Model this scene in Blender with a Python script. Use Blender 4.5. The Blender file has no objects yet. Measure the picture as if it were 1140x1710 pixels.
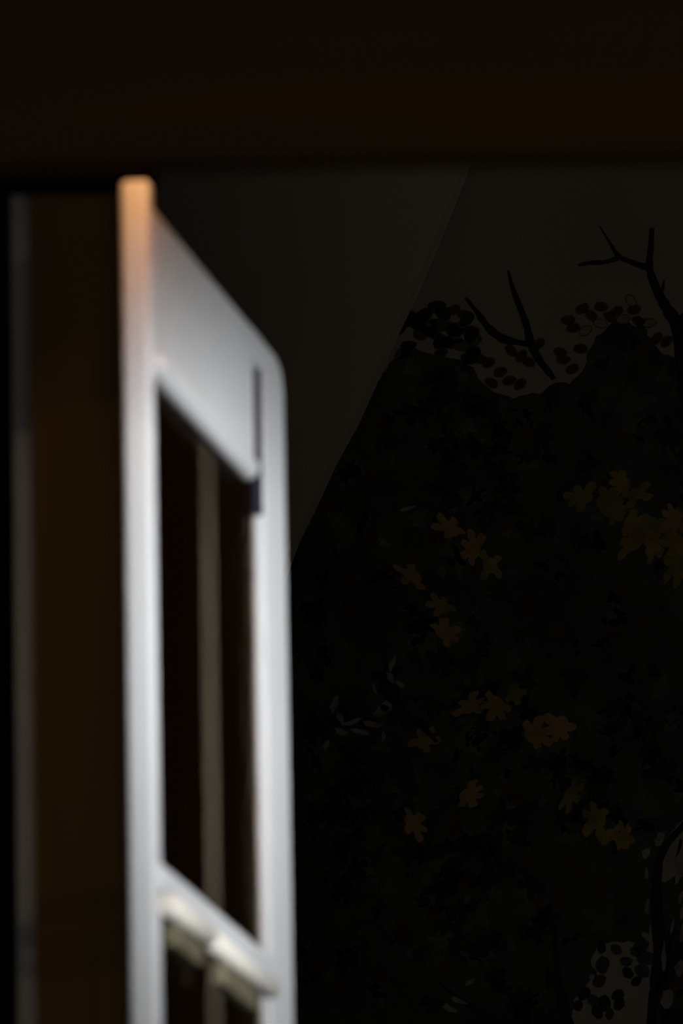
import bpy, bmesh, math, random
from mathutils import Vector, Matrix
from mathutils.geometry import tessellate_polygon
R = math.radians
SC = bpy.context.scene
COL = SC.collection
random.seed(7)

# ------------------------------------------------------------------ camera
W, H = 1140, 1710
PITCH, ROLL, LENS, SENS = R(13.0), R(-1.0), 305.0, 24.0
CAM = Vector((0, 0, 1.5))
cd = bpy.data.cameras.new('camera'); cam = bpy.data.objects.new('camera', cd); COL.objects.link(cam)
cd.sensor_fit = 'HORIZONTAL'; cd.sensor_width = SENS; cd.lens = LENS
cd.clip_start = .1; cd.clip_end = 60
cam.location = CAM
cam.rotation_mode = 'QUATERNION'
cam.rotation_quaternion = (Matrix.Rotation(math.pi/2 + PITCH, 3, 'X') @ Matrix.Rotation(ROLL, 3, 'Z')).to_quaternion()
cd.dof.use_dof = True
cd.dof.focus_distance = 12.4
cd.dof.aperture_fstop = 7.5
SC.camera = cam
FPX = LENS/SENS*W

# ------------------------------------------------------------------ world, exposure
w = bpy.data.worlds.new('dark_room'); SC.world = w; w.use_nodes = True
w.node_tree.nodes['Background'].inputs[0].default_value = (.5, .55, .65, 1)
w.node_tree.nodes['Background'].inputs[1].default_value = .02
vs = SC.view_settings
vs.view_transform = 'Standard'; vs.look = 'None'; vs.gamma = 1; vs.exposure = 0; vs.use_curve_mapping = False

# ------------------------------------------------------------------ lights
def area(name, loc, target, sx, sy, power, color, spread=180):
    l = bpy.data.lights.new(name, 'AREA'); l.shape = 'RECTANGLE'; l.size = sx; l.size_y = sy
    l.energy = power; l.color = color; l.spread = R(spread)
    o = bpy.data.objects.new(name, l); COL.objects.link(o); o.location = loc
    o.rotation_euler = (Vector(target) - Vector(loc)).to_track_quat('-Z', 'Y').to_euler()
    return o
# added dim fill behind the photographer, standing in for ambient room light
area('room_fill', (.1, -.6, .75), (0, 12, 3.6), 1.8, .7, 55.0, (1.0, .97, .92))
# daylight from the tall window in the right wall, falling on the open door
area('window_daylight', (3.25, 4.35, 2.84), (-.12, 8.3, 3.31), .40, .38, 3.7, (.93, .965, 1.0), 14.5)
# warm lamp of the inner room, above the door head
def lamp(name, loc, power, color, r):
    l = bpy.data.lights.new(name, 'POINT'); l.energy = power; l.color = color; l.shadow_soft_size = r
    o = bpy.data.objects.new(name, l); COL.objects.link(o); o.location = loc; return o
lamp('warm_lamp', (-.155, 7.865, 3.77), 1.9, (1.0, .45, .16), .03)

# ------------------------------------------------------------------ helpers
def ray(px, py):
    v = Vector(((px - W/2)/FPX, -(py - H/2)/FPX, -1))
    return cam.rotation_quaternion @ v
def at(px, py, Y):                      # point of the upright plane y = Y
    d = ray(px, py); return CAM + d*((Y - CAM.y)/d.y)

def mat(name, col, rough=.6, metal=0, var=.0, scale=20, bump=0, stretch=(1, 1, 1), col2=None, spec=.4):
    m = bpy.data.materials.new(name); m.use_nodes = True
    nt = m.node_tree; b = nt.nodes['Principled BSDF']
    b.inputs['Base Color'].default_value = (*col, 1)
    b.inputs['Roughness'].default_value = rough; b.inputs['Metallic'].default_value = metal
    b.inputs['Specular IOR Level'].default_value = spec
    tc = nt.nodes.new('ShaderNodeTexCoord'); mp = nt.nodes.new('ShaderNodeMapping')
    mp.inputs['Scale'].default_value = stretch
    nt.links.new(tc.outputs['Object'], mp.inputs['Vector'])
    n = nt.nodes.new('ShaderNodeTexNoise'); n.inputs['Scale'].default_value = scale
    n.inputs['Detail'].default_value = 6
    nt.links.new(mp.outputs[0], n.inputs['Vector'])
    if var or col2:
        r = nt.nodes.new('ShaderNodeValToRGB')
        c2 = col2 or tuple(c*(1-var) for c in col)
        r.color_ramp.elements[0].position = .35; r.color_ramp.elements[1].position = .65
        r.color_ramp.elements[0].color = (*c2, 1); r.color_ramp.elements[1].color = (*col, 1)
        nt.links.new(n.outputs[0], r.inputs[0]); nt.links.new(r.outputs[0], b.inputs['Base Color'])
    if bump:
        bp = nt.nodes.new('ShaderNodeBump'); bp.inputs['Strength'].default_value = bump
        bp.inputs['Distance'].default_value = .003
        nt.links.new(n.outputs[0], bp.inputs['Height']); nt.links.new(bp.outputs[0], b.inputs['Normal'])
    return m
def shader_mix(name, kind, tint, fac, col, rough):
    """transparent mixed with a surface shader: glass panes and gauze"""
    m = bpy.data.materials.new(name); m.use_nodes = True; nt = m.node_tree
    for n in list(nt.nodes): nt.nodes.remove(n)
    out = nt.nodes.new('ShaderNodeOutputMaterial'); mx = nt.nodes.new('ShaderNodeMixShader')
    t = nt.nodes.new('ShaderNodeBsdfTransparent'); t.inputs[0].default_value = (*tint, 1)
    s = nt.nodes.new('ShaderNodeBsdfGlossy' if kind == 'glass' else 'ShaderNodeBsdfDiffuse')
    s.inputs[0].default_value = (*col, 1); s.inputs['Roughness'].default_value = rough
    mx.inputs[0].default_value = fac
    nt.links.new(t.outputs[0], mx.inputs[1]); nt.links.new(s.outputs[0], mx.inputs[2])
    nt.links.new(mx.outputs[0], out.inputs[0])
    if kind == 'gauze':
        tc = nt.nodes.new('ShaderNodeTexCoord'); n = nt.nodes.new('ShaderNodeTexNoise'); n.inputs['Scale'].default_value = 3
        n.inputs['Detail'].default_value = 2
        r = nt.nodes.new('ShaderNodeValToRGB')
        r.color_ramp.elements[0].color = (*[c*.93 for c in col], 1); r.color_ramp.elements[1].color = (*col, 1)
        nt.links.new(tc.outputs['Object'], n.inputs[0]); nt.links.new(n.outputs[0], r.inputs[0]); nt.links.new(r.outputs[0], s.inputs[0])
    return m

def bm_obj(name, bm, m, parent=None, bevel=0, smooth=False):
    me = bpy.data.meshes.new(name); bm.normal_update(); bm.to_mesh(me); bm.free()
    o = bpy.data.objects.new(name, me); COL.objects.link(o)
    me.materials.append(m)
    if parent: o.parent = parent
    if bevel:
        md = o.modifiers.new('bevel', 'BEVEL'); md.width = bevel; md.segments = 3; md.limit_method = 'ANGLE'
    if smooth:
        for p in me.polygons: p.use_smooth = True
    return o
def hexa(bm, pts):
    v = [bm.verts.new(p) for p in pts]
    for f in ((0,3,2,1),(4,5,6,7),(0,1,5,4),(1,2,6,5),(2,3,7,6),(3,0,4,7)): bm.faces.new([v[i] for i in f])
def box(bm, x0, x1, y0, y1, z0, z1):
    hexa(bm, [(x0,y0,z0),(x1,y0,z0),(x1,y1,z0),(x0,y1,z0),(x0,y0,z1),(x1,y0,z1),(x1,y1,z1),(x0,y1,z1)])
def B(*a):
    bm = bmesh.new(); box(bm, *a); return bm
def rod(bm, x0, x1, y, z, r, seg=20, cap=.3):
    """round bar lying along local x with softly domed ends"""
    prof = [(x0, r*.15), (x0+r*cap*.3, r*.75), (x0+r*cap, r), (x1-r*cap, r), (x1-r*cap*.3, r*.75), (x1, r*.15)]
    rings = [[bm.verts.new((x, y+q*math.cos(2*math.pi*k/seg), z+q*math.sin(2*math.pi*k/seg))) for k in range(seg)] for x, q in prof]
    for a, b in zip(rings, rings[1:]):
        for k in range(seg): bm.faces.new((a[k], a[(k+1) % seg], b[(k+1) % seg], b[k]))
    bm.faces.new(rings[0][::-1]); bm.faces.new(rings[-1])
def struct(o): o['kind'] = 'structure'; return o
def thing(name, label, cat, loc=(0,0,0), rz=0, group=None):
    o = bpy.data.objects.new(name, None); COL.objects.link(o); o.empty_display_size = .1
    o.location = loc; o.rotation_euler = (0, 0, rz); o['label'] = label; o['category'] = cat
    if group: o['group'] = group
    return o

# ------------------------------------------------------------------ materials
M_wood   = mat('brown_lacquered_wood', (.055, .0275, .0052), .75, var=.22, scale=4, stretch=(.35, 1, 4), bump=.1, spec=.1)
M_panel  = mat('brown_board', (.15, .088, .031), .7, var=.2, scale=5, stretch=(4, 1, .35), bump=.1, spec=.1)
M_cup    = mat('brown_cupboard_wood', (.50, .36, .17), .7, var=.2, scale=5, stretch=(4, 1, .35), bump=.1, spec=.1)
M_black  = mat('black_wood_and_shade', (.003, .002, .002), .9, var=.3, spec=.02)
M_white  = mat('white_satin_paint', (.66, .66, .66), .5, var=.05, scale=7)
M_dull   = mat('grey_primer_paint', (.25, .27, .265), .6, var=.1, scale=9)
M_side   = mat('pale_grey_paint', (.36, .34, .32), .6, var=.1, scale=9)
M_cream  = mat('cream_enamel', (.93, .87, .77), .35, var=.04, scale=9)
M_brass  = mat('dull_brass', (.24, .21, .13), .5, .3, var=.2, scale=30)
M_dark   = mat('dark_steel_and_gap_shade', (.03, .03, .05), .5, .3)
M_glass  = shader_mix('bronze_tinted_glass', 'glass', (.62, .54, .44), .03, (.8, .8, .8), .02)
M_gauze  = shader_mix('pale_gauze', 'gauze', (1, 1, 1), .74, (.41, .365, .295), 1)
M_hem    = shader_mix('gauze_hem', 'gauze', (1, 1, 1), .25, (.42, .375, .305), 1)
M_plaster= mat('dark_plaster', (.12, .10, .08), .9, var=.2, scale=3, bump=.1)
M_floor  = mat('dark_floorboards', (.07, .045, .025), .5, var=.4, scale=3, stretch=(6, .5, 1), bump=.1)
# pigments of the wall painting
M_ground = mat('painting_ground', (.205, .176, .132), .9, scale=2.2, col2=(.180, .155, .117), bump=.05, spec=.1)
M_mass   = mat('pigment_thicket', (.046, .054, .032), .9, scale=9, col2=(.016, .019, .022), spec=.05)
M_ink    = mat('pigment_ink', (.020, .018, .022), .9, var=.5, scale=30, spec=.05)
M_dleaf  = [mat('pigment_deep_green', (.062, .075, .028), .9, var=.5, scale=25, spec=.05),
            mat('pigment_indigo', (.040, .048, .062), .9, var=.5, scale=25, spec=.05),
            mat('pigment_umber', (.055, .044, .022), .9, var=.5, scale=25, spec=.05),
            mat('pigment_black_green', (.018, .020, .014), .9, var=.5, scale=25, spec=.05)]
M_rust   = [mat('pigment_rust', (.22, .135, .055), .9, scale=28, col2=(.15, .10, .04), spec=.05),
            mat('pigment_ochre', (.19, .135, .035), .9, scale=28, col2=(.11, .08, .025), spec=.05),
            mat('pigment_olive', (.135, .115, .028), .9, scale=28, col2=(.08, .07, .02), spec=.05)]
M_olive  = mat('pigment_pale_olive', (.20, .17, .11), .9, var=.35, scale=40, spec=.05)
M_rim    = mat('pigment_leaf_rim', (.085, .066, .042), .9, var=.3, scale=40, spec=.05)
M_pale   = mat('pigment_bare_ground', (.20, .17, .14), .9, scale=30, col2=(.11, .09, .08), spec=.05)

# ------------------------------------------------------------------ room
YB = 12.0                                # painted face of the wall painting
lz = at(570, 261, 6.4).z                 # underside of the near lintel
bm = bmesh.new(); box(bm, -3.2, 3.4, -2, 12.3, -.1, 0)
struct(bm_obj('floor', bm, M_floor))
bm = bmesh.new(); box(bm, -3.2, 3.4, -2, 12.3, 5.6, 5.7)
struct(bm_obj('ceiling', bm, M_plaster))
struct(bm_obj('wall_back', B(-3.2, 3.4, 12.1, 12.3, 0, 5.6), M_plaster))
struct(bm_obj('wall_left', B(-3.3, -3.2, -2, 12.3, 0, 5.6), M_plaster))
bm = bmesh.new()                         # right wall with the tall window opening the daylight comes through
box(bm, 3.4, 3.5, -2, 3.9, 0, 5.6); box(bm, 3.4, 3.5, 4.8, 12.3, 0, 5.6)
box(bm, 3.4, 3.5, 3.9, 4.8, 0, 1.0); box(bm, 3.4, 3.5, 3.9, 4.8, 3.2, 5.6)
struct(bm_obj('wall_right', bm, M_plaster))
bm = bmesh.new()
for a in ((3.9, 3.96, 1.0, 3.2), (4.74, 4.8, 1.0, 3.2), (3.96, 4.74, 1.0, 1.06), (3.96, 4.74, 3.14, 3.2), (3.96, 4.74, 2.0, 2.04)):
    box(bm, 3.42, 3.48, a[0], a[1], a[2], a[3])
win = struct(bm_obj('window_1', bm, M_white))
# lintel wall between the near room and the inner room
lint = struct(bm_obj('wall_front', B(-2.6, 2.6, 6.4, 6.45, lz, 5.6), M_wood, bevel=.008))
lint.rotation_euler = (0, 0, 0)
struct(bm_obj('trim_1', B(-3.2, -2.6, 6.4, 6.52, 0, 5.6), M_wood, bevel=.01))
struct(bm_obj('trim_2', B(2.6, 3.4, 6.4, 6.52, 0, 5.6), M_wood, bevel=.01))

# ------------------------------------------------------------------ open glazed door
AZ = R(79.3)
UY = 8.0
p0 = at(205, 800, UY)
door = thing('glazed_door', 'tall white framed door standing open edge-on, with tinted panes and a crossbar', 'door', (p0.x, UY, 0), AZ)
door['kind'] = 'thing'; del door['kind']
u = Vector((math.cos(AZ), math.sin(AZ), 0)); vY = Vector((-math.sin(AZ), math.cos(AZ), 0))
O = Vector((p0.x, UY, 0))
def dl(px, py, ly):                      # door-local (x, z) of what shows at a pixel, at local depth ly
    d = ray(px, py); P = CAM
    k = (ly - (P - O).dot(vY))/d.dot(vY); q = P + d*k
    return (q - O).dot(u), q.z
T = .028                                 # stile thickness; local y from -T (seen face) to 0
zh = at(230, 300, UY).z                  # head of the near stile
x_st = dl(263, 900, -T)[0]               # inner edge of the near stile
bm_obj('hinge_stile', B(0, x_st, -T, 0, .02, zh), M_white, door, bevel=.006)
x_f0 = dl(443, 1000, -T)[0]; x_f1 = dl(480, 1000, -T)[0]
z_top = lambda x: None
zt0 = dl(262, 340, -T); zt1 = dl(455, 598, -T)
zb0 = dl(262, 622, -T); zb1 = dl(425, 820, -T)
ztop = (zt0[1] + zt1[1])/2; zbot = (zb0[1] + zb1[1])/2
print('door', x_st, x_f0, x_f1, zt0, zt1, zb0, zb1)
x_pe = dl(426, 760, -T)[0]
# lock stile with the chamfered corner the photo shows
bm = bmesh.new()
prof = [(x_f0, .02), (x_f1, .02), (x_f1, ztop-.03), (x_f1-.012, ztop-.008), (x_f1-.04, ztop), (x_f0, ztop)]
fa = [bm.verts.new((x, -T, z)) for x, z in prof]; fb = [bm.verts.new((x, -.0155, z)) for x, z in prof]
bm.faces.new(fa); bm.faces.new(fb[::-1])
for i in range(len(prof)):
    j = (i+1) % len(prof); bm.faces.new((fa[j], fa[i], fb[i], fb[j]))
bmesh.ops.recalc_face_normals(bm, faces=bm.faces)
bm_obj('lock_stile', bm, M_white, door, bevel=.005)
# inner strip of the lock stile, starting below the dark gap strip
z_sl = dl(436, 868, -.022)[1]; x_s = dl(431, 1000, -.012)[0]
bm_obj('glazing_strip', B(x_f0-.004, x_f0+.001, -T+.001, -.016, .05, z_sl), M_white, door)
# top rail
bm_obj('top_rail', B(x_st-.005, x_pe, -T, -.004, zbot+.012, ztop), M_white, door, bevel=.004)
bm_obj('rail_bridge', B(x_pe-.01, x_f0+.002, -T, -.004, ztop-.035, ztop-.001), M_white, door, bevel=.002)
bm = bmesh.new(); rod(bm, x_st-.002, x_pe-.012, -T+.004, zbot+.014, .013, cap=1.2)
bm_obj('rail_moulding', bm, M_white, door, smooth=True)
bm_obj('gap_shade_strip', B(x_f0-.003, x_f0+.001, -T+.001, -.016, z_sl, ztop-.03), M_dark, door)  # dark plate on the stile edge paints the shade inside the gap
# panes
zc = dl(350, 1540, -T)[1]
bm_obj('pane', B(x_st-.004, x_f0+.004, -.019, -.015, zc+.01, zbot+.02), M_glass, door)
bm_obj('pane', B(x_st-.004, x_f0+.004, -.019, -.015, .3, zc-.01), M_glass, door)
bm_obj('bottom_rail', B(x_st-.004, x_f0+.004, -T, -.001, .02, .3), M_white, door, bevel=.004)
# crossbar and its fittings
zr0 = dl(275, 1440, -T)[1]; zr1 = dl(436, 1592, -T)[1]
zru = (zr0+zr1)/2
bm_obj('crossbar', B(x_st-.004, x_f0+.002, -T-.002, 0, zru-.024, zru+.002), M_white, door, bevel=.006)
RY = -T-.008
a = dl(280, 1490, RY); b = dl(347, 1568, RY); c = dl(352, 1572, RY); d = dl(452, 1650, RY)
print('rod', a, b, c, d, 'bar', zru)
zrod = (a[1]+b[1]+c[1]+d[1])/4 - .002
for i, (x0, x1, lab) in enumerate(((a[0], b[0], 'cream handle bar nearer the hinge'), (c[0], d[0], 'cream handle bar with a round end'))):
    bm = bmesh.new(); rod(bm, x0, x1, RY, zrod, .0105)
    h = bm_obj('handle_bar', bm, M_cream, door, smooth=True)
    h['label'] = lab
    e0 = dl((280, 358)[i], 1600, RY+.006)[0]; e1 = dl((322, 412)[i], 1600, RY+.006)[0]
    g = bmesh.new(); box(g, e0, e1, RY-.004, -T+.002, zrod-.036, zrod-.014)
    bm_obj('fitting_block', g, M_brass, h, bevel=.003)
    g = bmesh.new(); xm = (x0+x1)/2; box(g, xm-.012, xm+.012, RY+.004, -T+.003, zrod-.006, zrod+.008)
    bm_obj('bracket', g, M_white, h, bevel=.001)

# head board above the door, coloured near black as shade, and the brown boards beside it
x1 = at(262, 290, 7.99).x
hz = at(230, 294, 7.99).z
hb = struct(bm_obj('trim_3', B(-2.9, x1, 8.002, 8.06, hz, hz+.16), M_black, bevel=.006))  # near-black colour stands in for the shadow gap below the lintel

def leaf_frame(px_right, px_left, y0, nx):
    """a leaf turned away from the window: from the right pixel leftwards and deeper"""
    ang = math.atan2(nx, math.sqrt(1-nx*nx)); A = at(px_right, 700, y0)
    d = ray(px_left, 700); dirx, diry = -math.cos(ang), math.sin(ang)
    # solve A + t*dir on the vertical plane holding the ray
    nrm = (d.y, -d.x); t = ((CAM.x-A.x)*nrm[0]+(CAM.y-A.y)*nrm[1])/(dirx*nrm[0]+diry*nrm[1])
    return A, t, -ang
A, t, az = leaf_frame(235, 50, 8.14, .72)
pb = thing('brown_board_screen', 'dark brown wooden board screen left of the white door', 'screen', (A.x, A.y, 0), az)
zt = at(100, 200, 8.3).z
bm_obj('board', B(-t, 0, 0, .008, .05, zt), M_panel, pb, bevel=.002)
bm_obj('foot', B(-t, 0, -.01, .012, 0, .05), M_panel, pb, bevel=.004)
# pale stile of a second leaf, and the black panel at the picture's left edge
A, t, az = leaf_frame(80, 19, 8.36, .69)
s2 = thing('second_door_leaf', 'narrow grey-white door edge at the far left, half hidden by the brown board', 'door', (A.x, A.y, 0), az)
bm_obj('leaf_stile', B(-t, 0, 0, .03, .01, zh+.12), M_side, s2, bevel=.003)
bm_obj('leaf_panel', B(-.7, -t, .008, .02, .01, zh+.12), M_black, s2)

# slender post seen through the panes
Y3 = 9.05
pp = thing('slender_post', 'slim dull grey upright post seen through the panes of the white door', 'post', (at(350, 1100, Y3).x, Y3, 0))
r = (at(366, 1100, Y3).x - at(335, 1100, Y3).x)/2
bm_obj('shaft', B(-r, r, -.02, .02, .04, at(350, 540, Y3).z), M_dull, pp, bevel=.002)
bm_obj('foot_plate', B(-.09, .09, -.09, .09, 0, .04), M_dull, pp, bevel=.004)

# brown cupboard deeper in the room, seen only through the panes
Y4 = 10.9
cx0, cx1 = at(255, 1000, Y4).x, at(440, 1000, Y4).x; cz = at(350, 595, Y4).z
cup = thing('tall_cupboard', 'tall dark brown cupboard seen only through the panes of the white door', 'cupboard', ((cx0+cx1)/2, Y4, 0))
hw = (cx1-cx0)/2
bm_obj('body', B(-hw, hw, .02, .4, 0, cz), M_cup, cup, bevel=.003)
for s_ in (-1, 1):
    bm_obj('cupboard_door', B(min(0, s_*hw)+.002, max(0, s_*hw)-.002, 0, .019, .1, cz-.02), M_cup, cup, bevel=.002)

# ------------------------------------------------------------------ wall painting
org = at(570, 855, YB)
paint = thing('wall_painting', 'dark wall painting of a leafy autumn tree with bare black branches on a pale ground', 'painting', (org.x, YB, 0))
def pm(px, py, lay=0):
    p = at(px, py, YB); return (p.x - org.x, -.0004*lay, p.z)
bm = bmesh.new(); box(bm, -1.6, 1.9, 0.0005, .09, .9, 5.3)
bm_obj('painted_ground', bm, M_ground, paint)
def slab(bm, pts, lay, th=.0004):
    """a flat patch of pigment with its own small thickness"""
    fr = [bm.verts.new(pm(x, y, lay)) for x, y in pts]
    bk = [bm.verts.new((v.co.x, v.co.y+th, v.co.z)) for v in fr]
    for t in tessellate_polygon([[v.co for v in fr]]):
        try: bm.faces.new([fr[i] for i in t])
        except ValueError: pass
    for i in range(len(fr)):
        j = (i+1) % len(fr); bm.faces.new((fr[j], fr[i], bk[i], bk[j]))
def blob(cx, cy, rx, ry, ang=0, n=12, jit=.1):
    out = []
    for k in range(n):
        t = 2*math.pi*k/n; q = 1+random.uniform(-jit, jit)
        x, y = rx*q*math.cos(t), ry*q*math.sin(t)
        out.append((cx+x*math.cos(ang)-y*math.sin(ang), cy+x*math.sin(ang)+y*math.cos(ang)))
    return out
def palm(cx, cy, r, ang, lobes=5, spread=4.4, full=False):
    """outline of a lobed leaf: rounded fingers round a centre"""
    out = []; N = 60; sq = random.uniform(.62, .95); ro = random.uniform(0, 3.14); lobes = random.choice((4, 5, 5)); spread *= random.uniform(.75, 1)
    ls = [ang + (k-(lobes-1)/2)*spread/(lobes-1) for k in range(lobes)]
    ln = [random.uniform(.75, 1.1) for _ in ls]
    for k in range(N):
        t = 2*math.pi*k/N; q = .46
        for a_, l_ in zip(ls, ln):
            dd = abs((t-a_+math.pi) % (2*math.pi)-math.pi)
            q = max(q, l_*math.exp(-(dd/.47)**4)*(.97+.06*math.sin(9*t)))
        a1, a2 = r*q*math.cos(t-ro)*1.06, r*q*math.sin(t-ro)*sq
        out.append((cx+a1*math.cos(ro)-a2*math.sin(ro), cy+a1*math.sin(ro)+a2*math.cos(ro)))
    return out
def stroke(pts, seg=5):
    """brush line: (x, y, width) points, smoothed, wobbling a little in width"""
    P = []
    for i in range(len(pts)-1):
        p_1 = pts[max(i-1, 0)]; p0_, p1_ = pts[i], pts[i+1]; p2 = pts[min(i+2, len(pts)-1)]
        for k in range(seg):
            t = k/seg
            P.append([.5*((2*p0_[j])+(-p_1[j]+p1_[j])*t+(2*p_1[j]-5*p0_[j]+4*p1_[j]-p2[j])*t*t+(-p_1[j]+3*p0_[j]-3*p1_[j]+p2[j])*t**3) for j in range(3)])
    P.append(list(pts[-1]))
    L, Rr = [], []
    for i, (x, y, ww) in enumerate(P):
        a_ = P[max(i-1, 0)]; b_ = P[min(i+1, len(P)-1)]
        dx, dy = b_[0]-a_[0], b_[1]-a_[1]; l = math.hypot(dx, dy) or 1
        ww = ww*random.uniform(.85, 1.15)/2
        L.append((x-dy/l*ww, y+dx/l*ww)); Rr.append((x+dy/l*ww, y-dx/l*ww))
    return L + Rr[::-1]

# thicket: the dark body of the tree
edge = [(380,760),(430,790),(470,800),(500,840),(540,790),(575,740),(600,690),(632,640),(655,600),(662,590),(690,582),(718,592),(755,598),(788,612),(806,640),(826,658),
        (860,664),(900,656),(930,640),(952,640),(972,622),(980,592),(996,562),(1016,541),(1045,532),(1065,550),(1085,565),(1105,590),(1140,600),(1300,640),
        (1300,1330),(1140,1370),(1115,1400),(1100,1440),(1090,1480),(1085,1560),(1070,1575),(1030,1572),(1000,1580),(985,1600),(990,1630),(975,1655),(960,1670),(950,1710),(940,1800),(380,1800)]
rag = []
for i in range(len(edge)):
    x0, y0 = edge[i]; x1_, y1_ = edge[(i+1) % len(edge)]; n = max(1, int(math.hypot(x1_-x0, y1_-y0)/9))
    for k in range(n):
        t = k/n; rag.append((x0+(x1_-x0)*t+random.uniform(-2.5, 2.5), y0+(y1_-y0)*t+random.uniform(-2.5, 2.5)))
bm = bmesh.new(); slab(bm, rag, 1)
slab(bm, [(1092,1466),(1110,1474),(1128,1462),(1300,1450),(1300,1800),(1086,1800),(1090,1700),(1084,1640),(1094,1560),(1090,1500)], 1.4)
bm_obj('painted_thicket', bm, M_mass, paint)

def inside(x, y, poly):
    c = False
    for i in range(len(poly)):
        x0, y0 = poly[i]; x1_, y1_ = poly[i-1]
        if (y0 > y) != (y1_ > y) and x < (x1_-x0)*(y-y0)/(y1_-y0)+x0: c = not c
    return c
# dim leaves within the thicket, too dark to tell apart: joined
for mi, m in enumerate(M_dleaf):
    bm = bmesh.new(); n = 0
    while n < 150:
        x, y = random.uniform(480, 1200), random.uniform(560, 1760)
        if not (inside(x, y, edge) and inside(x-24, y-4, edge) and inside(x+24, y-4, edge) and inside(x, y-24, edge) and inside(x+4, y+26, edge)): continue
        # drifts of one hue
        if math.sin(x*.011+mi*1.7)+math.cos(y*.009+mi*2.3) < random.uniform(-1.4, .9): continue
        slab(bm, palm(x, y, random.uniform(16, 34), random.uniform(0, 6.28)), 2+mi*.5, .0002); n += 1
    o = bm_obj('painted_dark_leaves', bm, m, paint); o['kind'] = 'stuff'

def part(name, pts, m, lay):
    bm = bmesh.new(); slab(bm, pts, lay)
    bm_obj(name, bm, m, paint)
# bare branches
for pts in ([(965,444,4),(985,440,7),(1008,439,7),(1032,432,9)],
            [(1000,378,2),(1015,402,4),(1032,428,8),(1052,438,9),(1084,450,11)],
            [(1088,382,7),(1086,415,10),(1084,448,13),(1095,482,16),(1112,515,18),(1132,548,22),(1138,600,24),(1150,680,24)],
            [(1108,468,2),(1106,482,6),(1100,494,6)],
            [(1170,510,9),(1150,522,10),(1132,536,12)],
            [(777,498,4),(796,522,9),(815,548,13),(838,566,14),(862,572,11),(886,576,11)],
            [(848,452,3),(855,480,7),(866,510,11),(878,542,12),(886,574,14),(900,602,13),(925,634,9)],
            [(628,1150,5),(662,1178,10),(700,1210,12),(730,1240,5)],
            [(1175,1340,9),(1140,1380,12),(1112,1412,12),(1098,1450,14),(1096,1520,20),(1102,1600,26),(1092,1660,18),(1084,1730,16)],
            [(1150,1530,8),(1142,1565,10),(1130,1600,14),(1112,1632,18),(1102,1660,14)],
            [(1128,1548,3),(1118,1580,6),(1112,1610,7),(1108,1640,8)],
            [(925,1560,6),(932,1640,14),(945,1700,20),(950,1740,20)],
            [(730,1640,4),(770,1672,9),(820,1705,7)]):
    part('painted_branch', stroke(pts), M_ink, 8)
# leaflets standing against the pale ground at the top of the tree
for x, y in [(948,535),(972,516),(957,548),(977,553),(1003,513),(987,528),(1002,541),(1029,521),(1053,503),(1058,518),(1066,537),(1083,540),(1071,553),
             (1112,571),(1096,566),(899,575),(935,589),(969,583),(940,601),(955,617),(870,595),(882,605),(853,586),(774,526),(757,518),(793,564),(784,579),
             (815,606),(835,622),(850,636),(800,600),(742,545),(728,560),(770,548),(752,575),(736,590),(712,540),(700,560),(780,600),(820,640),(868,642),(740,520),
             (1018,530),(1040,534)]:
    a_ = random.uniform(-.9, .9)
    part('painted_leaflet', blob(x, y, 12.5, 8.5, a_, 14, .06), M_rim, 5)
    part('painted_leaflet', blob(x, y, 10.5, 6.5, a_, 14, .06), M_olive if y < 560 and random.random() < .3 else M_dleaf[2], 6)
for _ in range(34):                      # denser greens at the top left of the tree
    x, y = random.uniform(662, 790), random.uniform(512, 604)
    if y < 500 + abs(x-735)*.55: y = 590
    part('painted_leaflet', blob(x, y, random.uniform(11, 17), random.uniform(8, 11), random.uniform(-1, 1), 14, .08), random.choice((M_dleaf[0], M_dleaf[3], M_dleaf[2], M_dleaf[3])), 6.5)
# leaves against the ground at the lower right
for x, y, r_ in [(1004,1583,10),(1028,1586,11),(1006,1612,15),(1000,1639,13),(985,1625,14),(1045,1606,11),(1048,1625,11),(1062,1639,10),(1072,1622,14),(1078,1600,16),(1070,1580,14),
                (991,1672,13),(1031,1662,12),(1033,1677,12),(997,1691,12),(1017,1694,10),(1009,1676,14),(975,1660,12),(1130,1650,18),(1125,1700,22),(1140,1665,14),(1138,1600,12),(1060,1590,10),
                (965,1680,10),(1110,1690,10)]:
    part('painted_leaflet', blob(x, y, r_, r_*.75, random.uniform(0, 3), 14, .08), random.choice(M_dleaf[1:]), 6)
# autumn leaves
for x, y, r_, k in [(752,884,34,0),(790,918,32,0),(818,945,28,1),(688,962,34,0),(737,1014,30,1),(742,1058,32,0),(785,1180,33,1),(828,1178,34,1),(892,1228,34,0),(935,1212,34,0),
                    (782,1328,34,0),(690,1376,36,0),(708,1238,32,1),(952,1328,32,2),(996,1368,36,1),(1042,1402,34,1),(972,832,36,2),(1008,838,28,2),(1040,808,30,1),(1062,826,32,1),
                    (1032,858,28,2),(1056,876,32,1),(1060,905,36,1),(1092,880,30,2),(1090,915,36,1),(1125,866,32,0),(1128,905,36,1),(1128,945,38,2),(1150,880,36,2),(1160,950,36,1),
                    (640,905,14,2),(860,1160,26,2),(1018,1395,26,0)]:
    part('painted_leaf', palm(x, y, r_, random.uniform(0, 6.28)), M_rust[k], 7 + random.random())
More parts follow.
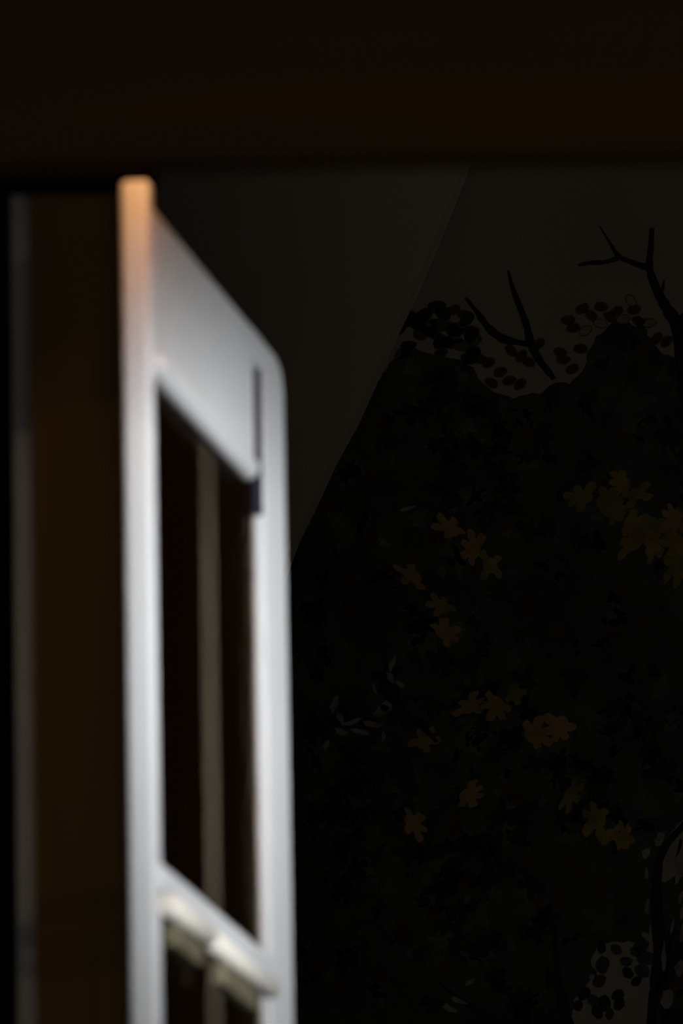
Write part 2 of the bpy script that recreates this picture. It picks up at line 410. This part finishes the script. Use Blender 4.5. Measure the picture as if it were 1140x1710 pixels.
# chinks of bare ground between the leaves
for x, y, rx, ry, an in [(558,1176,6,14,.3),(568,1200,5,12,-.5),(590,1205,4,16,1.2),(600,1222,16,4,.2),(636,1188,16,7,-.6),(622,1210,18,5,.1),(645,1180,8,12,.4),(655,1108,4,14,.3),(652,1132,5,12,-.5),
                         (666,1142,4,10,-1),(625,1150,3,10,-.4),(570,1222,12,5,.4),(545,1245,5,9,.5),(640,1230,4,8,0),(500,800,6,8,.2),(1125,1420,10,24,.6),(1135,1440,8,40,.1),(1100,1402,7,12,.5),(1078,1425,7,9,.3),
                         (1079,1460,3,10,0),(1080,1515,4,14,.1),(1076,1562,8,5,.2),(1122,1548,2,14,.2),(750,1685,14,5,.5),(765,1672,14,4,.4),(785,1640,4,10,1),
                         (680,850,14,4,-.3),(1138,1525,3,12,.1),(988,1632,5,6,.4),(1134,1618,9,13,.2),(1114,1668,10,15,.3),(1108,1598,4,24,0),(1136,1500,3,10,.2),(1138,1560,4,16,.1)]:
    part('painted_chink', blob(x, y, rx, ry, an, 12, .25), M_pale, 4.5 if y < 1560 else 9)

# ------------------------------------------------------------------ gauze curtain drawn aside in front of the painting
YC = 11.9
ctop = at(850, 120, YC)
cur = thing('gauze_curtain', 'pale gauze curtain drawn aside, its slanting edge crossing the wall painting', 'curtain', (ctop.x, YC, 0))
line = [(860,60),(800,240),(765,330),(735,405),(700,487),(665,560),(632,635),(598,710),(562,775),(530,845),(500,905),(480,960),(462,1030),(452,1100),(448,1180),(446,1700),(446,2600)]
def cpt(px, py, extra=0):
    p = at(px, py, YC); return p.x - ctop.x, p.z
bm = bmesh.new(); hm = bmesh.new(); rows = []; hrows = []
NC = 90
xl = -1.05 - ctop.x
for (px, py) in line:
    ex, z = cpt(px, py)
    row = []
    for k in range(NC+1):
        t = (k/NC); x = ex + (xl-ex)*t
        row.append(bm.verts.new((x, .012*math.sin(t*46+.4*z)*min(1, t*5), z)))
    rows.append(row)
    hrows.append([hm.verts.new((ex + e, -.004, z + e*.35)) for e in (-.012, 0.0)])
for a_, b_ in zip(rows, rows[1:]):
    for k in range(NC): bm.faces.new((a_[k], a_[k+1], b_[k+1], b_[k]))
for a_, b_ in zip(hrows, hrows[1:]): hm.faces.new((a_[0], a_[1], b_[1], b_[0]))
o = bm_obj('cloth', bm, M_gauze, cur, smooth=True); md = o.modifiers.new('thickness', 'SOLIDIFY'); md.thickness = .0006
o = bm_obj('hem', hm, M_hem, cur, smooth=True)
g = bmesh.new(); zr = cpt(860, 60)[1]
rod(g, xl, .5, .0, zr+.01, .012); bm_obj('curtain_rod', g, M_dark, cur, smooth=True)
